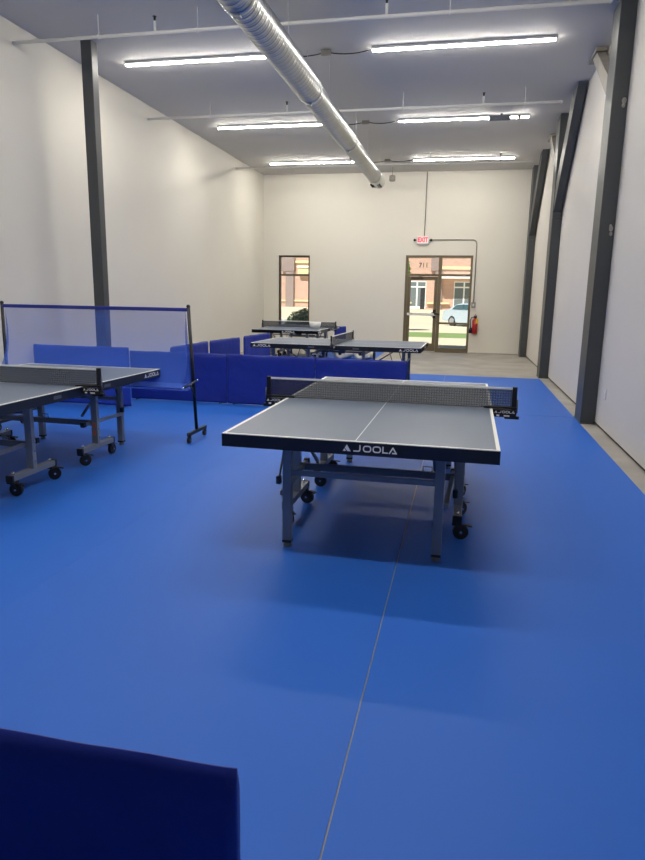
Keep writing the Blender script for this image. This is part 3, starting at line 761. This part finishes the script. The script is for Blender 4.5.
# car
CT = thing('car', 'silver-blue sedan parked outside, rear half seen through the sidelight glass', 'car', (.12, 41.0, gz(41)), math.radians(-50))
L2 = 2.3
b = MB()
body = [(-2.28, .34), (-2.32, .55), (-2.28, .88), (-2.15, .98), (-1.70, 1.04), (.95, .98), (1.9, .86), (2.25, .70), (2.32, .45), (2.25, .28),
        (1.75, .28), (1.70, .45), (1.55, .60), (1.38, .66), (1.2, .60), (1.06, .45), (1.0, .26), (-1.0, .26), (-1.06, .45), (-1.2, .60), (-1.38, .66), (-1.55, .60), (-1.70, .45), (-1.75, .30)]
b.prism(body, 'y', 0, 1.78, 'carpaint')
cab = [(-1.85, 1.0), (-1.15, 1.36), (-.75, 1.43), (.05, 1.43), (.45, 1.34), (1.15, .97)]
A = [b.bm.verts.new((x, .05+(z-1)*.42, z)) for x, z in cab]; B = [b.bm.verts.new((x, 1.73-(z-1)*.42, z)) for x, z in cab]
fs = [b.bm.faces.new(A), b.bm.faces.new(B[::-1])]+[b.bm.faces.new((A[i], B[i], B[(i+1)%6], A[(i+1)%6])) for i in range(6)]; b._tag(fs, 'carpaint')
b.build('body', CT)
for pts in ([(-1.45, 1.05), (-1.02, 1.32), (-.35, 1.36), (-.35, 1.05)], [(-.28, 1.05), (-.28, 1.36), (.05, 1.36), (.38, 1.27), (.80, 1.03)]):
    b = MB(); b.prism(pts, 'y', .035, .14, 'carglass'); b.build('side_window', CT)
b = MB(); b.bar((-1.72, .89, 1.09), (-1.20, .89, 1.36), 1.3, .02, 'carglass'); b.build('rear_window', CT)
for y in (.05, 1.25):
    b = MB(); b.box(-2.33, -2.08, y, y+.48, .74, .92, 'tail', .01); b.build('tail_lamp', CT)
b = MB(); b.box(-2.36, -2.25, .0, 1.78, .38, .58, 'carpaint', .02); b.build('bumper', CT)
for x in (-1.38, 1.38):
    for y in (.0, 1.58):
        b = MB(); b.tube([(x, y, .33), (x, y+.02, .33), (x, y+.20, .33)], [.30, .33, .33], 'tyre', 24); w = b.build('wheel', CT)
        b = MB()
        for k in range(5):
            a = 2*PI*k/5; b.bar((x, y-.006, .33), (x+.2*math.cos(a), y-.006, .33+.2*math.sin(a)), .07, .02, 'alloy', up=(0,1,0))
        b.tube([(x, y-.012, .33), (x, y-.002, .33)], .21, 'alloy', 20); b.build('rim', w)

# shrub by the narrow window and a tree further left
def foliage(mb, c, rx, ry, rz, n, size, m, seed):
    rnd = random.Random(seed)
    for _ in range(n):
        d = Vector((rnd.gauss(0,1), rnd.gauss(0,1), rnd.gauss(0,1))).normalized()*(rnd.random()**.35)
        if d.z < -.75: continue
        p = Vector((c[0]+d.x*rx, c[1]+d.y*ry, c[2]+d.z*rz))
        a = Vector((rnd.gauss(0,1), rnd.gauss(0,1), rnd.gauss(0,1))).normalized(); t = a.cross(Vector((rnd.gauss(0,1), rnd.gauss(0,1), 1))).normalized()
        s = size*(.6+rnd.random()*.8)
        mb.quad([p-a*s, p+t*s*.45, p+a*s, p-t*s*.45], m)
T = thing('shrub', 'rounded dark green shrub outside the narrow window', 'shrub', (-4.86, 20.6, -.03))
b = MB(); foliage(b, (0,0,.54), .82, .62, .62, 6000, .045, 'leaf', 3); b.sphere((0,0,.52), .5, 'leaf', 16, (1.45, 1.05, 1.06)); b.build('foliage', T)
b = MB(); b.tube([(0,0,0), (.02,0,.3)], .03, 'bark', 8); b.build('stem', T)
T = thing('tree', 'bright green young tree seen at the left of the door transom', 'tree', (-3.40, 34, gz(34)))
b = MB(); b.tube([(0,0,0), (.03,0,1.6), (0,0,2.4)], [.09, .07, .03], 'bark', 10); b.build('trunk', T)
b = MB(); foliage(b, (.0,0,3.0), .62, .62, .85, 2600, .08, 'leaf2', 5); b.build('crown', T)

# ------------------------------------------------------------------ light, sky, camera
W = bpy.data.worlds.new('World'); S.world = W; W.use_nodes = True
nt = W.node_tree; bg = nt.nodes['Background']
sky = nt.nodes.new('ShaderNodeTexSky'); sky.sky_type = 'HOSEK_WILKIE'; sky.turbidity = 3
sky.sun_direction = (-.25, -.52, .82)
nt.links.new(sky.outputs[0], bg.inputs[0]); bg.inputs[1].default_value = 2.2
sd = bpy.data.lights.new('sun', 'SUN'); sd.energy = 8.0; sd.angle = .009; sd.color = (1, .96, .90)
so = bpy.data.objects.new('sun', sd); C.objects.link(so)
so.rotation_euler = Vector((-.25, -.52, .82)).to_track_quat('Z', 'Y').to_euler()

f, yaw, pitch, roll_, hc = 649.3, -.20908, .20468, -.01680, 1.5326
cy, sy, cp, sp = math.cos(yaw), math.sin(yaw), math.cos(pitch), math.sin(pitch)
F = Vector((sy*cp, cy*cp, -sp)); R_ = Vector((cy, -sy, 0)); D = F.cross(R_)
cr, sr = math.cos(roll_), math.sin(roll_)
R2 = R_*cr + D*sr; D2 = -R_*sr + D*cr
cd = bpy.data.cameras.new('camera'); cam = bpy.data.objects.new('camera', cd); C.objects.link(cam)
mw = Matrix.Identity(4)
for i in range(3): mw[i][0] = R2[i]; mw[i][1] = -D2[i]; mw[i][2] = -F[i]
mw[2][3] = hc
cam.matrix_world = mw
cd.sensor_fit = 'VERTICAL'; cd.sensor_height = 24; cd.lens = f/860*24; cd.clip_start = .02; cd.clip_end = 300
S.camera = cam
S.view_settings.view_transform = 'Standard'; S.view_settings.look = 'None'; S.view_settings.gamma = 1
S.view_settings.exposure = 0.1
